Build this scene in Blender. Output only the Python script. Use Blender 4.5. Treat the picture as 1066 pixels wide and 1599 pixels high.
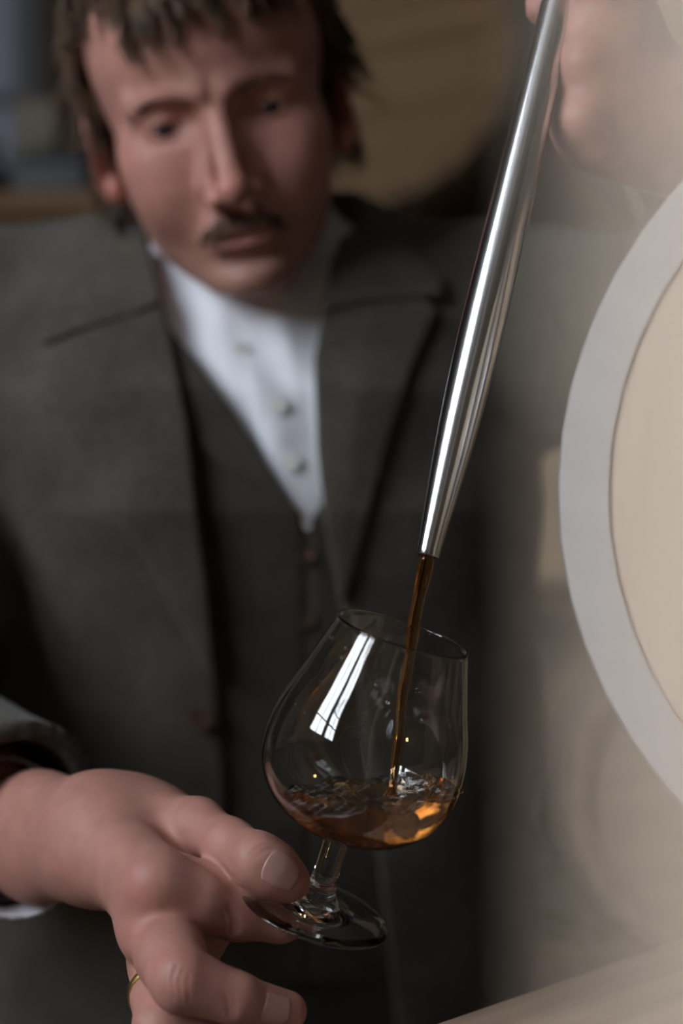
import bpy, math, random
import numpy as np
from mathutils import Vector, Matrix
random.seed(7); rng = np.random.default_rng(7)
scene = bpy.context.scene
for o in list(bpy.data.objects): bpy.data.objects.remove(o)

# ------------------------------------------------------------------ camera
ZC = 1.35
FPX = 50.0/24.0*1066.0
cam = bpy.data.cameras.new('camera'); cam_o = bpy.data.objects.new('camera', cam)
scene.collection.objects.link(cam_o)
cam_o.location = (0, 0, ZC); cam_o.rotation_euler = (math.pi/2, 0, 0)
cam.sensor_fit = 'HORIZONTAL'; cam.sensor_width = 24.0; cam.lens = 50.0
cam.clip_start = 0.01; cam.clip_end = 50
cam.dof.use_dof = True; cam.dof.focus_distance = 0.612; cam.dof.aperture_fstop = 3.2
scene.camera = cam_o
# ------------------------------------------------------------------ world, exposure
w = bpy.data.worlds.new('world'); scene.world = w; w.use_nodes = True
w.node_tree.nodes['Background'].inputs[0].default_value = (.55, .65, .8, 1)
w.node_tree.nodes['Background'].inputs[1].default_value = 0.05
vs = scene.view_settings
vs.view_transform = 'Standard'; vs.look = 'None'; vs.gamma = 1.0; vs.use_curve_mapping = False
vs.exposure = 0.0
WIN_STRENGTH = 16.5           # daylight seen through the side windows
cy = scene.cycles
cy.use_denoising = True
cy.max_bounces = 14; cy.transmission_bounces = 14; cy.glossy_bounces = 5; cy.diffuse_bounces = 3
cy.transparent_max_bounces = 8; cy.sample_clamp_indirect = 40.0; cy.blur_glossy = 0.5
cy.caustics_reflective = False; cy.caustics_refractive = True

def P(px, py, Y):
    """world point that stands at depth Y behind this picture position"""
    return np.array([(px-533.0)/FPX*Y, Y, ZC-(py-799.5)/FPX*Y])

# ------------------------------------------------------------------ object helpers
COL = scene.collection
def new_obj(name, verts, faces, mat, parent=None, loc=None, smooth=True):
    me = bpy.data.meshes.new(name)
    v = np.asarray(verts, dtype=np.float64)
    off = np.zeros(3)
    if loc is not None: off = np.asarray(loc, float)
    me.from_pydata((v-off).tolist(), [], [list(map(int, f)) for f in faces] if not isinstance(faces, np.ndarray) else faces.tolist())
    if smooth: me.polygons.foreach_set('use_smooth', [True]*len(me.polygons))
    me.materials.append(mat); me.update()
    o = bpy.data.objects.new(name, me); COL.objects.link(o)
    if parent is not None: o.parent = parent
    elif loc is not None: o.location = loc
    return o
def empty(name, loc, rot=(0, 0, 0)):
    o = bpy.data.objects.new(name, None); COL.objects.link(o)
    o.empty_display_size = .05; o.location = loc; o.rotation_euler = rot
    return o
def tag(o, label, cat, group=None):
    o['label'] = label; o['category'] = cat
    if group: o['group'] = group
    return o
def struct(o): o['kind'] = 'structure'; return o
def link_copy(src, parent, loc=(0, 0, 0), rot=(0, 0, 0)):
    c = src.copy(); COL.objects.link(c); c.parent = parent; c.location = loc; c.rotation_euler = rot
    return c
def copy_tree(o, parent=None):
    c = o.copy(); COL.objects.link(c); c.parent = parent
    for ch in list(o.children): copy_tree(ch, c)
    return c

def box(cx, cy_, cz, sx, sy, sz, bev=0.0):
    x, y, z = sx/2, sy/2, sz/2
    if bev <= 0:
        v = [(cx+i*x, cy_+j*y, cz+k*z) for i in (-1, 1) for j in (-1, 1) for k in (-1, 1)]
        f = [(0, 1, 3, 2), (4, 6, 7, 5), (0, 4, 5, 1), (2, 3, 7, 6), (0, 2, 6, 4), (1, 5, 7, 3)]
        return v, f
    b = bev; v = []; f = []; idx = {}
    for i in (-1, 1):
        for j in (-1, 1):
            for k in (-1, 1):
                for ax in range(3):
                    q = [i*(x-b), j*(y-b), k*(z-b)]; q[ax] = (i, j, k)[ax]*(x, y, z)[ax]
                    idx[(i, j, k, ax)] = len(v); v.append((cx+q[0], cy_+q[1], cz+q[2]))
    s = (-1, 1)
    for ax in range(3):
        for sg in s:
            o1, o2 = [a for a in range(3) if a != ax]
            ring = []
            for a, c in ((-1, -1), (1, -1), (1, 1), (-1, 1)):
                t = [0, 0, 0]; t[ax] = sg; t[o1] = a; t[o2] = c; ring.append(idx[(t[0], t[1], t[2], ax)])
            f.append(tuple(ring if (sg > 0) == (ax != 1) else ring[::-1]))
    for ax in range(3):
        o1, o2 = [a for a in range(3) if a != ax]
        for a in s:
            for c in s:
                t0 = [0]*3; t1 = [0]*3; t0[o1] = t1[o1] = a; t0[o2] = t1[o2] = c; t0[ax] = -1; t1[ax] = 1
                f.append((idx[(*t0, o1)], idx[(*t1, o1)], idx[(*t1, o2)], idx[(*t0, o2)]))
    for i in s:
        for j in s:
            for k in s: f.append((idx[(i, j, k, 0)], idx[(i, j, k, 1)], idx[(i, j, k, 2)]))
    return v, f
def join(parts):
    V = []; F = []
    for v, f in parts:
        n = len(V); V += [tuple(q) for q in v]; F += [tuple(int(a)+n for a in q) for q in f]
    return V, F
def fix_normals(o):
    import bmesh
    bm = bmesh.new(); bm.from_mesh(o.data); bmesh.ops.recalc_face_normals(bm, faces=bm.faces); bm.to_mesh(o.data); bm.free()
    return o
def lathe(profile, seg=64, close=False):
    """profile of (r, t): surface of revolution round local z"""
    V = []; F = []; n = len(profile)
    for k in range(seg):
        a = 2*math.pi*k/seg; c, s = math.cos(a), math.sin(a)
        for r, t in profile: V.append((r*c, r*s, t))
    for k in range(seg):
        k2 = (k+1) % seg
        for i in range(n-1): F.append((k*n+i, k2*n+i, k2*n+i+1, k*n+i+1))
    return V, F
def tube(pts, rads, seg=8, cap=True):
    pts = np.asarray(pts, float); V = []; F = []
    ref = np.array([.31, .2, .93]); n = len(pts)
    for i in range(n):
        t = pts[min(i+1, n-1)]-pts[max(i-1, 0)]; t /= np.linalg.norm(t)+1e-12
        u = np.cross(t, ref); u /= np.linalg.norm(u)+1e-9; vv = np.cross(t, u)
        for k in range(seg):
            a = 2*math.pi*k/seg; V.append(tuple(pts[i]+rads[i]*(math.cos(a)*u+math.sin(a)*vv)))
    for i in range(n-1):
        for k in range(seg): F.append((i*seg+k, i*seg+(k+1) % seg, (i+1)*seg+(k+1) % seg, (i+1)*seg+k))
    if cap: F.append(tuple(range(seg-1, -1, -1))); F.append(tuple((n-1)*seg+k for k in range(seg)))
    return V, F

# ------------------------------------------------------------------ distance fields -> meshes
def length(v): return np.sqrt(np.einsum('ij,ij->i', v, v))
def smin(a, b, k):
    h = np.clip(.5+.5*(b-a)/k, 0, 1); return b+(a-b)*h-k*h*(1-h)
def smax(a, b, k): return -smin(-a, -b, k)
def sph(p, c, r): return length(p-np.asarray(c, p.dtype))-r
def ell(p, c, r, M=None):
    q = p-np.asarray(c, p.dtype)
    if M is not None: q = q @ np.asarray(M, p.dtype).T
    r = np.asarray(r, p.dtype)
    k0 = length(q/r); k1 = length(q/(r*r))+1e-9
    return k0*(k0-1.0)/k1
def cone(p, a, b, ra, rb, flat=None, fs=1.0):
    """round cone from a to b; flat: unit direction in which the section is fs times as thick"""
    a = np.asarray(a, p.dtype); b = np.asarray(b, p.dtype); ba = b-a
    pa = p-a; h = np.clip(pa @ ba/np.dot(ba, ba), 0, 1)
    v = pa-h[:, None]*ba
    r = ra+(rb-ra)*h
    if flat is not None:
        n = np.asarray(flat, p.dtype); n = n/np.linalg.norm(n); dn = v @ n
        v = v+(dn*(1/fs-1))[:, None]*n
        return (length(v)-r)*min(1, fs)
    return length(v)-r
def chain(p, pts, rads, k=.004, **kw):
    d = None
    for i in range(len(pts)-1):
        c = cone(p, pts[i], pts[i+1], rads[i], rads[i+1], **kw)
        d = c if d is None else smin(d, c, k)
    return d
def poly2(x, z, pts):
    """signed distance to a closed polygon in the plane"""
    pts = np.asarray(pts, float); n = len(pts)
    d = np.full(x.shape, 1e9); s = np.ones(x.shape)
    for i in range(n):
        j = (i-1) % n
        ex, ez = pts[j]-pts[i]; wx = x-pts[i, 0]; wz = z-pts[i, 1]
        t = np.clip((wx*ex+wz*ez)/(ex*ex+ez*ez+1e-15), 0, 1)
        d = np.minimum(d, (wx-ex*t)**2+(wz-ez*t)**2)
        c1 = z >= pts[i, 1]; c2 = z < pts[j, 1]; c3 = ex*wz > ez*wx
        flip = (c1 & c2 & c3) | (~c1 & ~c2 & ~c3)
        s = np.where(flip, -s, s)
    return s*np.sqrt(d)
def field_mesh(f, lo, hi, h, coarse=5, smooth=1):
    """surface nets over the zero set of f, evaluated densely only near the surface"""
    lo = np.asarray(lo, float); hi = np.asarray(hi, float)
    nc = np.maximum(2, np.ceil((hi-lo)/(h*coarse)).astype(int)+1)
    ax = [lo[i]+np.arange(nc[i])*h*coarse for i in range(3)]
    g = np.stack(np.meshgrid(*ax, indexing='ij'), -1).reshape(-1, 3).astype(np.float32)
    Fc = f(g).reshape(nc)
    near = np.abs(Fc) < h*coarse*2.0
    m = near.copy()
    cells = (nc-1)
    # a coarse cell is active when one of its corners is near the surface
    act = np.zeros(cells, bool)
    for i in (0, 1):
        for j in (0, 1):
            for k in (0, 1): act |= near[i:i+cells[0], j:j+cells[1], k:k+cells[2]]
    n = cells*coarse+1
    F = np.repeat(np.repeat(np.repeat(np.sign(Fc[:-1, :-1, :-1])*1.0, coarse, 0), coarse, 1), coarse, 2).astype(np.float32)
    F = np.pad(F, ((0, 1), (0, 1), (0, 1)), mode='edge')
    mask = np.repeat(np.repeat(np.repeat(act, coarse, 0), coarse, 1), coarse, 2)
    mask = np.pad(mask, ((0, 1), (0, 1), (0, 1)), mode='edge')
    mm = mask.copy()
    for a in range(3):
        sl = [slice(None)]*3; sl2 = [slice(None)]*3; sl[a] = slice(1, None); sl2[a] = slice(None, -1)
        mm[tuple(sl)] |= mm[tuple(sl2)].copy()
    I = np.argwhere(mm)
    vals = np.empty(len(I), np.float32)
    for s in range(0, len(I), 400000):
        q = (lo+I[s:s+400000]*h).astype(np.float32); vals[s:s+400000] = f(q)
    F[mm] = vals
    ins = F < 0
    c = n-1
    cnt = np.zeros(c, np.int8)
    for i in (0, 1):
        for j in (0, 1):
            for k in (0, 1): cnt += ins[i:i+c[0], j:j+c[1], k:k+c[2]]
    A = np.argwhere((cnt > 0) & (cnt < 8))
    idm = -np.ones(c, np.int64); idm[tuple(A.T)] = np.arange(len(A))
    acc = np.zeros((len(A), 3)); num = np.zeros(len(A))
    corners = [(i, j, k) for i in (0, 1) for j in (0, 1) for k in (0, 1)]
    for a in corners:
        for ax_ in range(3):
            if a[ax_]: continue
            b = list(a); b[ax_] = 1; b = tuple(b)
            fa = F[A[:, 0]+a[0], A[:, 1]+a[1], A[:, 2]+a[2]]; fb = F[A[:, 0]+b[0], A[:, 1]+b[1], A[:, 2]+b[2]]
            cr = (fa < 0) != (fb < 0)
            t = np.where(cr, fa/np.where(cr, fa-fb, 1), 0)
            pos = np.array(a, float)[None, :]+t[:, None]*(np.array(b)-np.array(a))[None, :]
            acc[cr] += pos[cr]; num[cr] += 1
    V = lo+(A+acc/num[:, None])*h
    quads = []
    for ax_ in range(3):
        sl0 = [slice(None)]*3; sl1 = [slice(None)]*3
        sl0[ax_] = slice(0, -1); sl1[ax_] = slice(1, None)
        E = np.argwhere(ins[tuple(sl0)] != ins[tuple(sl1)])
        o1, o2 = (ax_+1) % 3, (ax_+2) % 3
        ok = (E[:, o1] > 0) & (E[:, o2] > 0) & (E[:, o1] < c[o1]) & (E[:, o2] < c[o2]); E = E[ok]
        flip = ins[tuple(E.T)]
        def cid(d1, d2):
            q = E.copy(); q[:, o1] -= d1; q[:, o2] -= d2; return idm[tuple(q.T)]
        q = np.stack([cid(1, 1), cid(0, 1), cid(0, 0), cid(1, 0)], -1)
        q[~flip] = q[~flip][:, ::-1]
        quads.append(q)
    Q = np.concatenate(quads); Q = Q[(Q >= 0).all(1)]
    for _ in range(smooth):
        S = np.zeros_like(V); N = np.zeros(len(V))
        for e in range(4):
            a, b = Q[:, e], Q[:, (e+1) % 4]
            for cx in range(3): S[:, cx] += np.bincount(a, V[b, cx], len(V))+np.bincount(b, V[a, cx], len(V))
            N += np.bincount(a, minlength=len(V))+np.bincount(b, minlength=len(V))
        V = .5*V+.5*S/np.maximum(N, 1)[:, None]
    return V, Q
def field_obj(name, f, lo, hi, h, mat, parent=None, loc=None, smooth=1, coarse=5):
    V, Q = field_mesh(f, lo, hi, h, coarse, smooth)
    return new_obj(name, V, Q, mat, parent, loc)

# ------------------------------------------------------------------ materials
def mat_new(name):
    m = bpy.data.materials.new(name); m.use_nodes = True
    nt = m.node_tree; b = nt.nodes['Principled BSDF']
    return m, nt, b
def lnk(nt, a, b): nt.links.new(a, b)
def node(nt, t, **kw):
    n = nt.nodes.new(t)
    for k, v in kw.items():
        if k in n.inputs: n.inputs[k].default_value = v
        else: setattr(n, k, v)
    return n
def simple(name, col, rough=.5, metal=0.0, **kw):
    m, nt, b = mat_new(name)
    b.inputs['Base Color'].default_value = (*col, 1); b.inputs['Roughness'].default_value = rough
    b.inputs['Metallic'].default_value = metal
    for k, v in kw.items(): b.inputs[k].default_value = v
    return m
def noisy(name, c1, c2, scale=8, rough=.7, bump=.1, stretch=(1, 1, 1), detail=5, metal=0.0, bdist=.002):
    m, nt, b = mat_new(name)
    tc = node(nt, 'ShaderNodeTexCoord'); mp = node(nt, 'ShaderNodeMapping'); mp.inputs['Scale'].default_value = stretch
    lnk(nt, tc.outputs['Object'], mp.inputs['Vector'])
    nz = node(nt, 'ShaderNodeTexNoise'); nz.inputs['Scale'].default_value = scale; nz.inputs['Detail'].default_value = detail
    lnk(nt, mp.outputs[0], nz.inputs['Vector'])
    rp = node(nt, 'ShaderNodeValToRGB'); rp.color_ramp.elements[0].position = .3; rp.color_ramp.elements[1].position = .7
    rp.color_ramp.elements[0].color = (*c1, 1); rp.color_ramp.elements[1].color = (*c2, 1)
    lnk(nt, nz.outputs['Fac'], rp.inputs[0]); lnk(nt, rp.outputs[0], b.inputs['Base Color'])
    b.inputs['Roughness'].default_value = rough; b.inputs['Metallic'].default_value = metal
    if bump:
        bp = node(nt, 'ShaderNodeBump'); bp.inputs['Strength'].default_value = bump; bp.inputs['Distance'].default_value = bdist
        lnk(nt, nz.outputs['Fac'], bp.inputs['Height']); lnk(nt, bp.outputs[0], b.inputs['Normal'])
    return m
def wood(name, c1, c2, axis=0, scale=30, rough=.6, bump=.25):
    st = [scale]*3; st[axis] = scale*.06
    return noisy(name, c1, c2, 1.0, rough, bump, tuple(st), 6, bdist=.001)
def tweed(name, c1, c2):
    m, nt, b = mat_new(name)
    tc = node(nt, 'ShaderNodeTexCoord')
    n1 = node(nt, 'ShaderNodeTexNoise'); n1.inputs['Scale'].default_value = 420; n1.inputs['Detail'].default_value = 3
    n2 = node(nt, 'ShaderNodeTexNoise'); n2.inputs['Scale'].default_value = 22; n2.inputs['Detail'].default_value = 4
    lnk(nt, tc.outputs['Object'], n1.inputs['Vector']); lnk(nt, tc.outputs['Object'], n2.inputs['Vector'])
    mx = node(nt, 'ShaderNodeMath', operation='MULTIPLY_ADD'); lnk(nt, n2.outputs['Fac'], mx.inputs[0]); mx.inputs[1].default_value = .5
    lnk(nt, n1.outputs['Fac'], mx.inputs[2])
    rp = node(nt, 'ShaderNodeValToRGB'); e = rp.color_ramp.elements
    e[0].position = .55; e[0].color = (*c1, 1); e[1].position = .95; e[1].color = (*c2, 1)
    lnk(nt, mx.outputs[0], rp.inputs[0]); lnk(nt, rp.outputs[0], b.inputs['Base Color'])
    b.inputs['Roughness'].default_value = .95; b.inputs['Specular IOR Level'].default_value = .15
    b.inputs['Sheen Weight'].default_value = .12; b.inputs['Sheen Roughness'].default_value = .6
    bp = node(nt, 'ShaderNodeBump'); bp.inputs['Strength'].default_value = .35; bp.inputs['Distance'].default_value = .0008
    lnk(nt, n1.outputs['Fac'], bp.inputs['Height']); lnk(nt, bp.outputs[0], b.inputs['Normal'])
    return m

def skin_mat():
    m, nt, b = mat_new('skin')
    at = node(nt, 'ShaderNodeAttribute'); at.attribute_name = 'tone'
    tc = node(nt, 'ShaderNodeTexCoord')
    nz = node(nt, 'ShaderNodeTexNoise'); nz.inputs['Scale'].default_value = 90; nz.inputs['Detail'].default_value = 4
    lnk(nt, tc.outputs['Object'], nz.inputs['Vector'])
    nb = node(nt, 'ShaderNodeTexNoise'); nb.inputs['Scale'].default_value = 1400; nb.inputs['Detail'].default_value = 3
    lnk(nt, tc.outputs['Object'], nb.inputs['Vector'])
    rp = node(nt, 'ShaderNodeValToRGB'); e = rp.color_ramp.elements
    e[0].position = .25; e[0].color = (.86, .80, .80, 1); e[1].position = .75; e[1].color = (1.08, 1.05, 1.04, 1)
    lnk(nt, nz.outputs['Fac'], rp.inputs[0])
    mx = node(nt, 'ShaderNodeMix', data_type='RGBA', blend_type='MULTIPLY'); mx.inputs['Factor'].default_value = 1
    lnk(nt, at.outputs['Color'], mx.inputs['A']); lnk(nt, rp.outputs[0], mx.inputs['B'])
    lnk(nt, mx.outputs['Result'], b.inputs['Base Color'])
    b.inputs['Roughness'].default_value = .5; b.inputs['Specular IOR Level'].default_value = .4
    b.inputs['Subsurface Weight'].default_value = .15; b.inputs['Subsurface Radius'].default_value = (1, .35, .2)
    b.inputs['Subsurface Scale'].default_value = .004
    bp = node(nt, 'ShaderNodeBump'); bp.inputs['Strength'].default_value = .18; bp.inputs['Distance'].default_value = .0004
    lnk(nt, nb.outputs['Fac'], bp.inputs['Height']); lnk(nt, bp.outputs[0], b.inputs['Normal'])
    return m
M = {}
M['skin'] = skin_mat()
M['nail'] = simple('nail', (.52, .30, .25), .32)
M['hair'] = noisy('hair_brown', (.058, .032, .016), (.19, .115, .062), 60, .42, 0)
M['brow'] = simple('brow_hair', (.12, .065, .04), .6)
M['tache'] = noisy('moustache_hair', (.08, .047, .025), (.18, .11, .06), 200, .6, 0)
M['jacket'] = tweed('olive_grey_tweed', (.040, .0355, .028), (.108, .097, .078))
M['vest'] = tweed('dark_olive_tweed', (.024, .0215, .017), (.064, .057, .046))
M['shirt'] = noisy('white_cotton', (.85, .88, .95), (.89, .91, .97), 30, .85, .15)
M['trousers'] = tweed('charcoal_wool', (.012, .012, .011), (.035, .034, .030))
M['horn'] = noisy('horn_button', (.02, .010, .006), (.07, .035, .020), 120, .3, 0)
M['pearl'] = simple('pearl_button', (.7, .7, .68), .3)
M['gold'] = simple('gold', (.90, .68, .32), .32, 1.0)
M['eye'] = simple('eye_white', (.62, .58, .55), .2)
M['iris'] = simple('iris_dark', (.03, .03, .035), .2)
M['leather'] = noisy('shoe_leather', (.02, .012, .008), (.05, .03, .02), 30, .35, .1)
M['steel'] = noisy('brushed_steel', (.60, .60, .61), (.72, .72, .73), 1.0, .2, .02, (300, 300, 6), 4, 1.0)
M['oak'] = wood('oak_stave', (.46, .31, .18), (.66, .49, .32), 2, 40)
M['oak_head'] = wood('oak_head', (.64, .49, .37), (.74, .585, .455), 2, 40)
M['oak_old'] = wood('aged_oak_stave', (.13, .072, .030), (.24, .14, .062), 2, 40)
M['oak_old_head'] = wood('aged_oak_head', (.165, .092, .038), (.29, .175, .078), 0, 30)
M['oak_pale'] = wood('pale_oak_stave', (.40, .28, .17), (.58, .43, .28), 2, 40)
M['oak_pale_head'] = wood('pale_oak_head', (.42, .30, .18), (.60, .45, .30), 0, 30)
M['end_grain'] = noisy('grey_end_grain', (.46, .445, .43), (.55, .535, .52), 25, .8, .1)
M['hoop'] = noisy('galvanised_hoop', (.24, .24, .25), (.42, .42, .43), 40, .45, .1, metal=.8)
M['pine'] = wood('pine_board', (.40, .28, .20), (.60, .46, .35), 0, 55, .55, .2)
M['pine_post'] = wood('pine_post', (.64, .51, .395), (.74, .60, .475), 2, 40, .6, .1)
M['rail'] = wood('dark_rail', (.10, .065, .035), (.20, .13, .07), 0, 30)
M['cupboard'] = wood('brown_cupboard', (.20, .10, .035), (.34, .18, .07), 0, 20)
M['dark_metal'] = simple('dark_metal', (.035, .037, .04), .4, .3)
M['beige_card'] = noisy('beige_card', (.30, .25, .19), (.38, .33, .26), 10, .8, .05)
M['wall'] = noisy('plaster_brown', (.10, .078, .058), (.15, .118, .09), 3, .9, .1)
M['ceil'] = noisy('ceiling_paint', (.17, .165, .155), (.23, .225, .21), 3, .9, .05)
M['concrete'] = noisy('concrete', (.13, .12, .11), (.20, .19, .175), 5, .85, .2)
M['frame'] = simple('window_frame_paint', (.20, .20, .20), .5)
def emis(name, col, s):
    m, nt, b = mat_new(name); b.inputs['Base Color'].default_value = (0, 0, 0, 1)
    b.inputs['Emission Color'].default_value = (*col, 1); b.inputs['Emission Strength'].default_value = s
    return m
M['day'] = emis('daylight_pane', (.86, .92, 1.0), WIN_STRENGTH)
M['day_dim'] = emis('far_daylight_pane', (.70, .78, 1.0), .085)
def glass_mat(name, col=(1, 1, 1), ior=1.5, rough=0.0):
    m = bpy.data.materials.new(name); m.use_nodes = True; nt = m.node_tree; nt.nodes.clear()
    out = node(nt, 'ShaderNodeOutputMaterial'); g = node(nt, 'ShaderNodeBsdfGlass')
    g.inputs['Color'].default_value = (*col, 1); g.inputs['IOR'].default_value = ior; g.inputs['Roughness'].default_value = rough
    lnk(nt, g.outputs[0], out.inputs['Surface']); return m
M['glass'] = glass_mat('clear_glass', (.985, .99, .985))
def whisky_mat(name, dens):
    m = glass_mat(name, (1, 1, 1), 1.36); nt = m.node_tree
    va = node(nt, 'ShaderNodeVolumeAbsorption'); va.inputs['Color'].default_value = (.945, .60, .04, 1); va.inputs['Density'].default_value = dens
    lnk(nt, va.outputs[0], nt.nodes['Material Output'].inputs['Volume']); return m
M['whisky'] = whisky_mat('amber_whisky', 48)
M['stream'] = whisky_mat('amber_stream', 360)

# ================================================================== the room
def plain(name, b, mat, parent=None, loc=None, smooth=False): return new_obj(name, b[0], b[1], mat, parent, loc, smooth)
XL, XR, YB, YF, ZT = -1.7, 2.6, 3.3, -2.6, 3.6
struct(plain('floor', box((XL+XR)/2, (YB+YF)/2, -.05, XR-XL+.2, YB-YF+.2, .1), M['concrete']))
struct(plain('ceiling', box((XL+XR)/2, (YB+YF)/2, ZT+.05, XR-XL+.2, YB-YF+.2, .1), M['ceil']))
struct(plain('wall_right', box(XR+.05, (YB+YF)/2, ZT/2, .1, YB-YF, ZT), M['wall']))
struct(plain('wall_front', box((XL+XR)/2, YF-.05, ZT/2, XR-XL, .1, ZT), M['wall']))
def wall_with_hole(name, axis, pos, a0, a1, holes, zt):
    """wall across axis at pos, with window holes (u0,u1,z0,z1) that share one sill and head height"""
    parts = []
    def add(u0, u1, z0, z1):
        if u1-u0 < 1e-4 or z1-z0 < 1e-4: return
        if axis == 0: parts.append(box(pos, (u0+u1)/2, (z0+z1)/2, .1, u1-u0, z1-z0))
        else: parts.append(box((u0+u1)/2, pos, (z0+z1)/2, u1-u0, .1, z1-z0))
    z0, z1 = holes[0][2], holes[0][3]
    add(a0, a1, 0, z0); add(a0, a1, z1, zt); cur = a0
    for u0, u1, _, _ in holes: add(cur, u0, z0, z1); cur = u1
    add(cur, a1, z0, z1)
    return struct(plain(name, join(parts), M['wall']))
def window(name, axis, pos, u0, u1, z0, z1, nu, nz, pane_mat, mus=.028):
    root = empty(name, (pos, (u0+u1)/2, z0) if axis == 0 else ((u0+u1)/2, pos, z0)); struct(root)
    def B(cu, cz, su, sz, t):
        return box(0, cu, cz, t, su, sz) if axis == 0 else box(cu, 0, cz, su, t, sz)
    W, H = u1-u0, z1-z0
    fr = plain('window_frame', join([B(0, .03, W, .06, .08), B(0, H-.03, W, .06, .08), B(-W/2+.03, H/2, .06, H-.12, .08), B(W/2-.03, H/2, .06, H-.12, .08)]), M['frame'], root)
    for i in range(1, nu): plain('muntin', B(-W/2+W*i/nu, H/2, mus, H-.12, .05), M['frame'], root)
    for j in range(1, nz): plain('muntin', B(0, H*j/nz, W-.12, mus, .045), M['frame'], root)
    for i in range(nu):
        for j in range(nz):
            plain('pane', B(-W/2+W*(i+.5)/nu, H*(j+.5)/nz, W/nu-.01, H/nz-.01, .006), pane_mat, root)
    return root
HL = [(-1.5, -.75, 1.85, 3.45), (-.66, .12, 1.85, 3.45)]
wall_with_hole('wall_left', 0, XL-.05, YF, YB, HL, ZT)
window('window_1', 0, XL-.05, *HL[0], 2, 4, M['day'])
window('window_2', 0, XL-.05, *HL[1], 2, 4, M['day'])
HB = [(-1.5, -.70, 1.55, 2.7)]
wall_with_hole('wall_back', 1, YB+.05, XL, XR, HB, ZT)
window('window_3', 1, YB+.05, *HB[0], 2, 3, M['day_dim'])

# ================================================================== casks
def build_cask(name, Rh, Rb, L, ns, m_st, m_hd, m_end, hoops=True, nb=7):
    """cask lying along local y: front head at y=0, back head at y=L; parts staves, head boards, hoops, bung"""
    root = empty(name, (0, 0, 0))
    th = .0185 if Rh < .22 else .026
    nl = 10; da = 2*math.pi/ns; gap = .00008 if Rh < .22 else .0012
    def rad(y): u = 2*y/L-1; return Rb-(Rb-Rh)*u*u
    V = []; F = []
    na = 3
    for i in range(nl+1):
        y = L*i/nl; r = rad(y)
        for rr in (r, r-th):
            for k in range(na):
                a = (k/(na-1)-.5)*(da-gap/r); V.append((rr*math.sin(a), y, rr*math.cos(a)))
    w_ = 2*na
    for i in range(nl):
        a, b = i*w_, (i+1)*w_
        for k in range(na-1):
            F.append((a+k, a+k+1, b+k+1, b+k)); F.append((a+na+k+1, a+na+k, b+na+k, b+na+k+1))
        F.append((a, b, b+na, a+na)); F.append((a+na-1, a+2*na-1, b+2*na-1, b+na-1))
    capf = []
    for base in (0, nl*w_):
        for k in range(na-1):
            q = (base+k, base+na+k, base+na+k+1, base+k+1); capf.append(len(F)); F.append(q if base == 0 else q[::-1])
    st = new_obj('stave', V, F, m_st, root, smooth=False)
    st.data.materials.append(m_end)
    for i in capf: st.data.polygons[i].material_index = 1
    fix_normals(st)
    for k in range(1, ns): link_copy(st, root, rot=(0, k*da, 0))
    rin = Rh-th+.004; rec = .03 if Rh > .22 else .0015
    for yy in (rec, L-rec-.02):
        for j in range(nb):
            x0 = -rin+2*rin*j/nb+.0006; x1 = -rin+2*rin*(j+1)/nb-.0006
            xs = np.linspace(x0, x1, 5); top = np.sqrt(np.maximum(rin**2-xs**2, 1e-6))
            out = [(x, t) for x, t in zip(xs, top)]+[(x, -t) for x, t in zip(xs[::-1], top[::-1])]
            n = len(out)
            v = [(x, yy, z) for x, z in out]+[(x, yy+.02, z) for x, z in out]
            f = [tuple(range(n)), tuple(range(2*n-1, n-1, -1))]+[(i, (i+1) % n+n*0, (i+1) % n+n, i+n) for i in range(n)]
            fix_normals(new_obj('head_board', v, f, m_hd, root, smooth=False))
    if hoops:
        for y in (.035, .11, .26):
            for yc in (y*L/.65, L-y*L/.65):
                hw = .016; pr = [(rad(yc-hw)+.0004, -hw), (rad(yc-hw)+.0022, -hw), (rad(yc+hw)+.0022, hw), (rad(yc+hw)+.0004, hw)]
                v, f = lathe(pr+[pr[0]], 64); v = [(a, yc+c, b) for a, b, c in v]
                fix_normals(new_obj('hoop', v, f, M['hoop'], root))
    v, f = lathe([(0.0001, .012), (.018, .012), (.02, .009), (.016, -.02), (.0001, -.02)], 20)
    fix_normals(new_obj('bung', [(x, L/2+y, Rb+z) for x, y, z in v], f, m_st, root))
    return root

# the cask whose end shows on the right, at about the distance of the glass
YAW = math.radians(-22)
RH, RB, CL = .168, .175, .18
Lp = P(872, 770, .542)
cc = np.array([Lp[0]+RH*math.cos(YAW), Lp[1]+RH*math.sin(YAW), Lp[2]])
sampled = build_cask('small_cask', RH, RB, CL, 26, M['oak'], M['oak_head'], M['end_grain'], hoops=False, nb=6)
for y in (.034, .064):
    for yc in (y, CL-y):
        u = 2*yc/CL-1; r = RB-(RB-RH)*u*u
        v, f = lathe([(r+.0004, -.009), (r+.0022, -.009), (r+.0022, .009), (r+.0004, .009), (r+.0004, -.009)], 64)
        fix_normals(new_obj('hoop', [(a, yc+c, b) for a, b, c in v], f, M['hoop'], sampled))
sampled.location = cc; sampled.rotation_euler = (0, math.radians(8), YAW)
tag(sampled, 'pale oak cask lying with its grey rimmed round end toward us', 'cask')

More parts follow.
